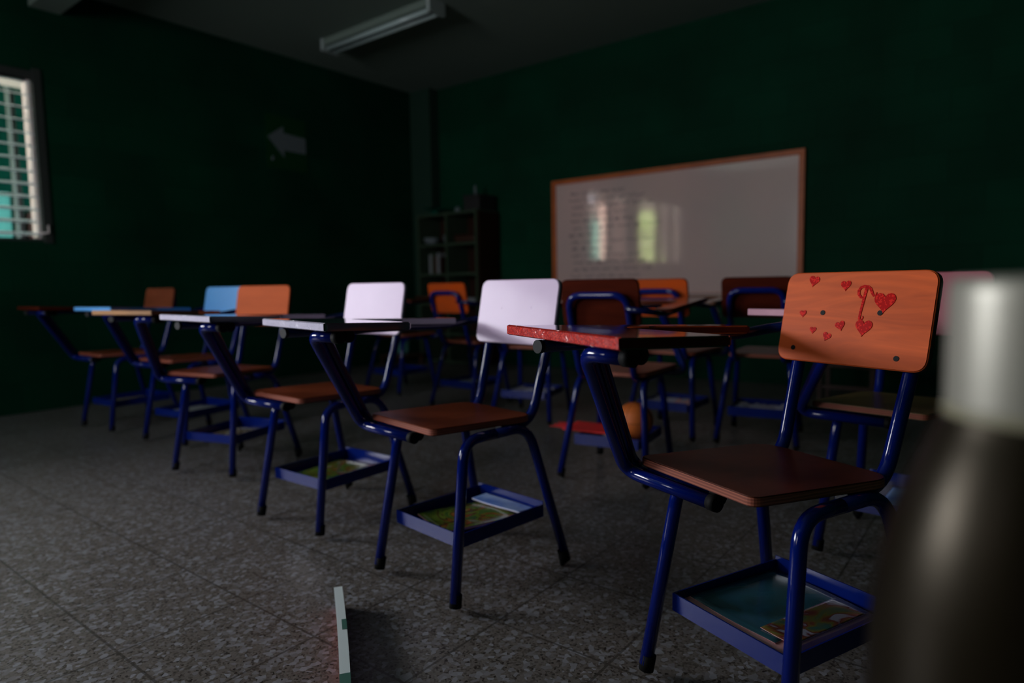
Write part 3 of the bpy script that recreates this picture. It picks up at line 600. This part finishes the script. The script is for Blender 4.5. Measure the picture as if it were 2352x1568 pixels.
for i in range(7):
    y = -.05+i*.014; box(bm, -.20+.012*(i % 3), -.125, y, y+.008, .001, .0035)
    for v in bm.verts:
        pass
obj('fringe', bm, 'red_paper', fo)
bb = thing('basketball', 'orange ball resting in the tray of a chair seen from behind', 'ball', in_chair(Hc, .062, -.03, TZ+.0775), 0)
bm = bmesh.new(); bmesh.ops.create_uvsphere(bm, u_segments=36, v_segments=20, radius=.0775); obj('shell', bm, 'ball', bb, True)
bm = bmesh.new()
for ax in range(3):
    pts = []
    for k in range(49):
        a = 2*math.pi*k/48; c, s = .0772*math.cos(a), .0772*math.sin(a); pts.append(((c, s, 0), (c, 0, s), (0, c, s))[ax])
    tube(bm, pts, .0009, 6, False)
obj('seams', bm, 'rubber', bb)
def crumple(c, x, y, w, d, m, lab, seed, z=TZ):
    rnd = random.Random(seed); bm = sheet(w, d, .004, seed=seed)
    for v in bm.verts: v.co.z += rnd.random()*.014+(.012 if abs(v.co.x) > w*.35 else 0)*rnd.random()
    return paper('paper_sheets', c, x, y, 0, bm, (m, m), lab, 'papers', z)
crumple(Ic, -.02, -.05, .24, .24, 'white_paper', 'crumpled pale papers in the tray of the red-rimmed chair', 21)
crumple(Jc, -.03, -.05, .20, .24, 'white_paper', 'crumpled pale papers in the tray of the rust brown chair', 22)
paper('folder', Jc, .07, -.08, .2, sheet(.09, .18, .003, seed=23), ('pink_page', 'red_paper'), 'pinkish red folder beside the papers in the rust brown chair tray', 'folder', TZ+.02)
crumple(Kc, .0, -.05, .25, .24, 'white_paper', 'crumpled pale papers in the tray of the very dark chair', 24)
crumple(Gc, .02, -.05, .20, .20, 'grey_paper', 'greyish papers in the tray of the bright orange chair', 25)

# ------------------------------------------------------------------ board on the floor
sb = thing('display_board', 'narrow white-edged board with green notches standing on edge on the floor', 'board', (.971, 1.319, 0), math.atan2(-.3205, -.231))
L_, hh = .62, .055
def curve_off(s): return .003*math.sin(math.pi*min(1, s/.5))
def strip(bm, y0, y1, z0, z1, s0=0, s1=L_, n=24):
    rows = []
    for i in range(n+1):
        s = s0+(s1-s0)*i/n; o_ = curve_off(s); rows.append([bm.verts.new((s, y+o_, z)) for y, z in ((y0, z0), (y1, z0), (y1, z1), (y0, z1))])
    for a, c in zip(rows, rows[1:]):
        for k in range(4): bm.faces.new((a[k], c[k], c[(k+1) % 4], a[(k+1) % 4]))
    bm.faces.new(rows[0]); bm.faces.new(rows[-1][::-1]); bmesh.ops.recalc_face_normals(bm, faces=bm.faces)
bm = bmesh.new(); strip(bm, -.0065, .0075, 0, hh-.004); obj('panel', bm, 'strip_white', sb)
bm = bmesh.new(); strip(bm, -.0075, -.0065, 0.001, hh-.005); obj('red_face', bm, 'strip_red', sb)
bm = bmesh.new(); strip(bm, -.0102, .0102, hh-.004, hh); obj('top_edge', bm, 'strip_white', sb)
bm = bmesh.new(); strip(bm, .000, .0106, hh-.0045, hh+.0008, .17, .215, 5); obj('green_block', bm, 'strip_green', sb)
bm = bmesh.new(); strip(bm, -.0106, .0106, hh-.0045, hh+.0008, .385, .45, 5); obj('green_block', bm, 'strip_green', sb)

# ------------------------------------------------------------------ bottle in the near foreground
bx_, by_ = .3844, -.0139
bo = thing('bottle', 'out-of-focus dark brown bottle with wide pale cap, closest to the camera', 'bottle', (bx_, by_, .52))
bm = bmesh.new(); lathe(bm, [(.064, 0), (.070, .006), (.072, .06), (.0715, .10), (.0695, .128), (.0635, .158), (.0560, .184), (.047, .206), (.041, .219), (.040, .226)], n=64); obj('body', bm, 'bottle_brown', bo)
bm = bmesh.new(); lathe(bm, [(.0405, .217), (.0418, .2185), (.0418, .222), (.0418, .272), (.0412, .278), (.0395, .2805)], n=64); obj('cap', bm, 'bottle_cap', bo)
bm = bmesh.new(); lathe(bm, [(.0412, .2145), (.0424, .216), (.0424, .2195), (.0418, .221)], n=64); obj('cap_ring', bm, 'cap_rim', bo)
so = thing('stool', 'small wooden stool carrying the brown bottle, below the frame edge', 'stool', (bx_, by_, 0))
bm = bmesh.new(); lathe(bm, [(.085, .49), (.092, .497), (.092, .514), (.086, .52)], n=40); obj('seat', bm, 'stool_wood', so)
for k in range(4):
    a = math.pi/4+k*math.pi/2; obj('leg', TB([(.055*math.cos(a), .055*math.sin(a), .492), (.10*math.cos(a), .10*math.sin(a), 0.004)], .012, 10), 'stool_wood', so)
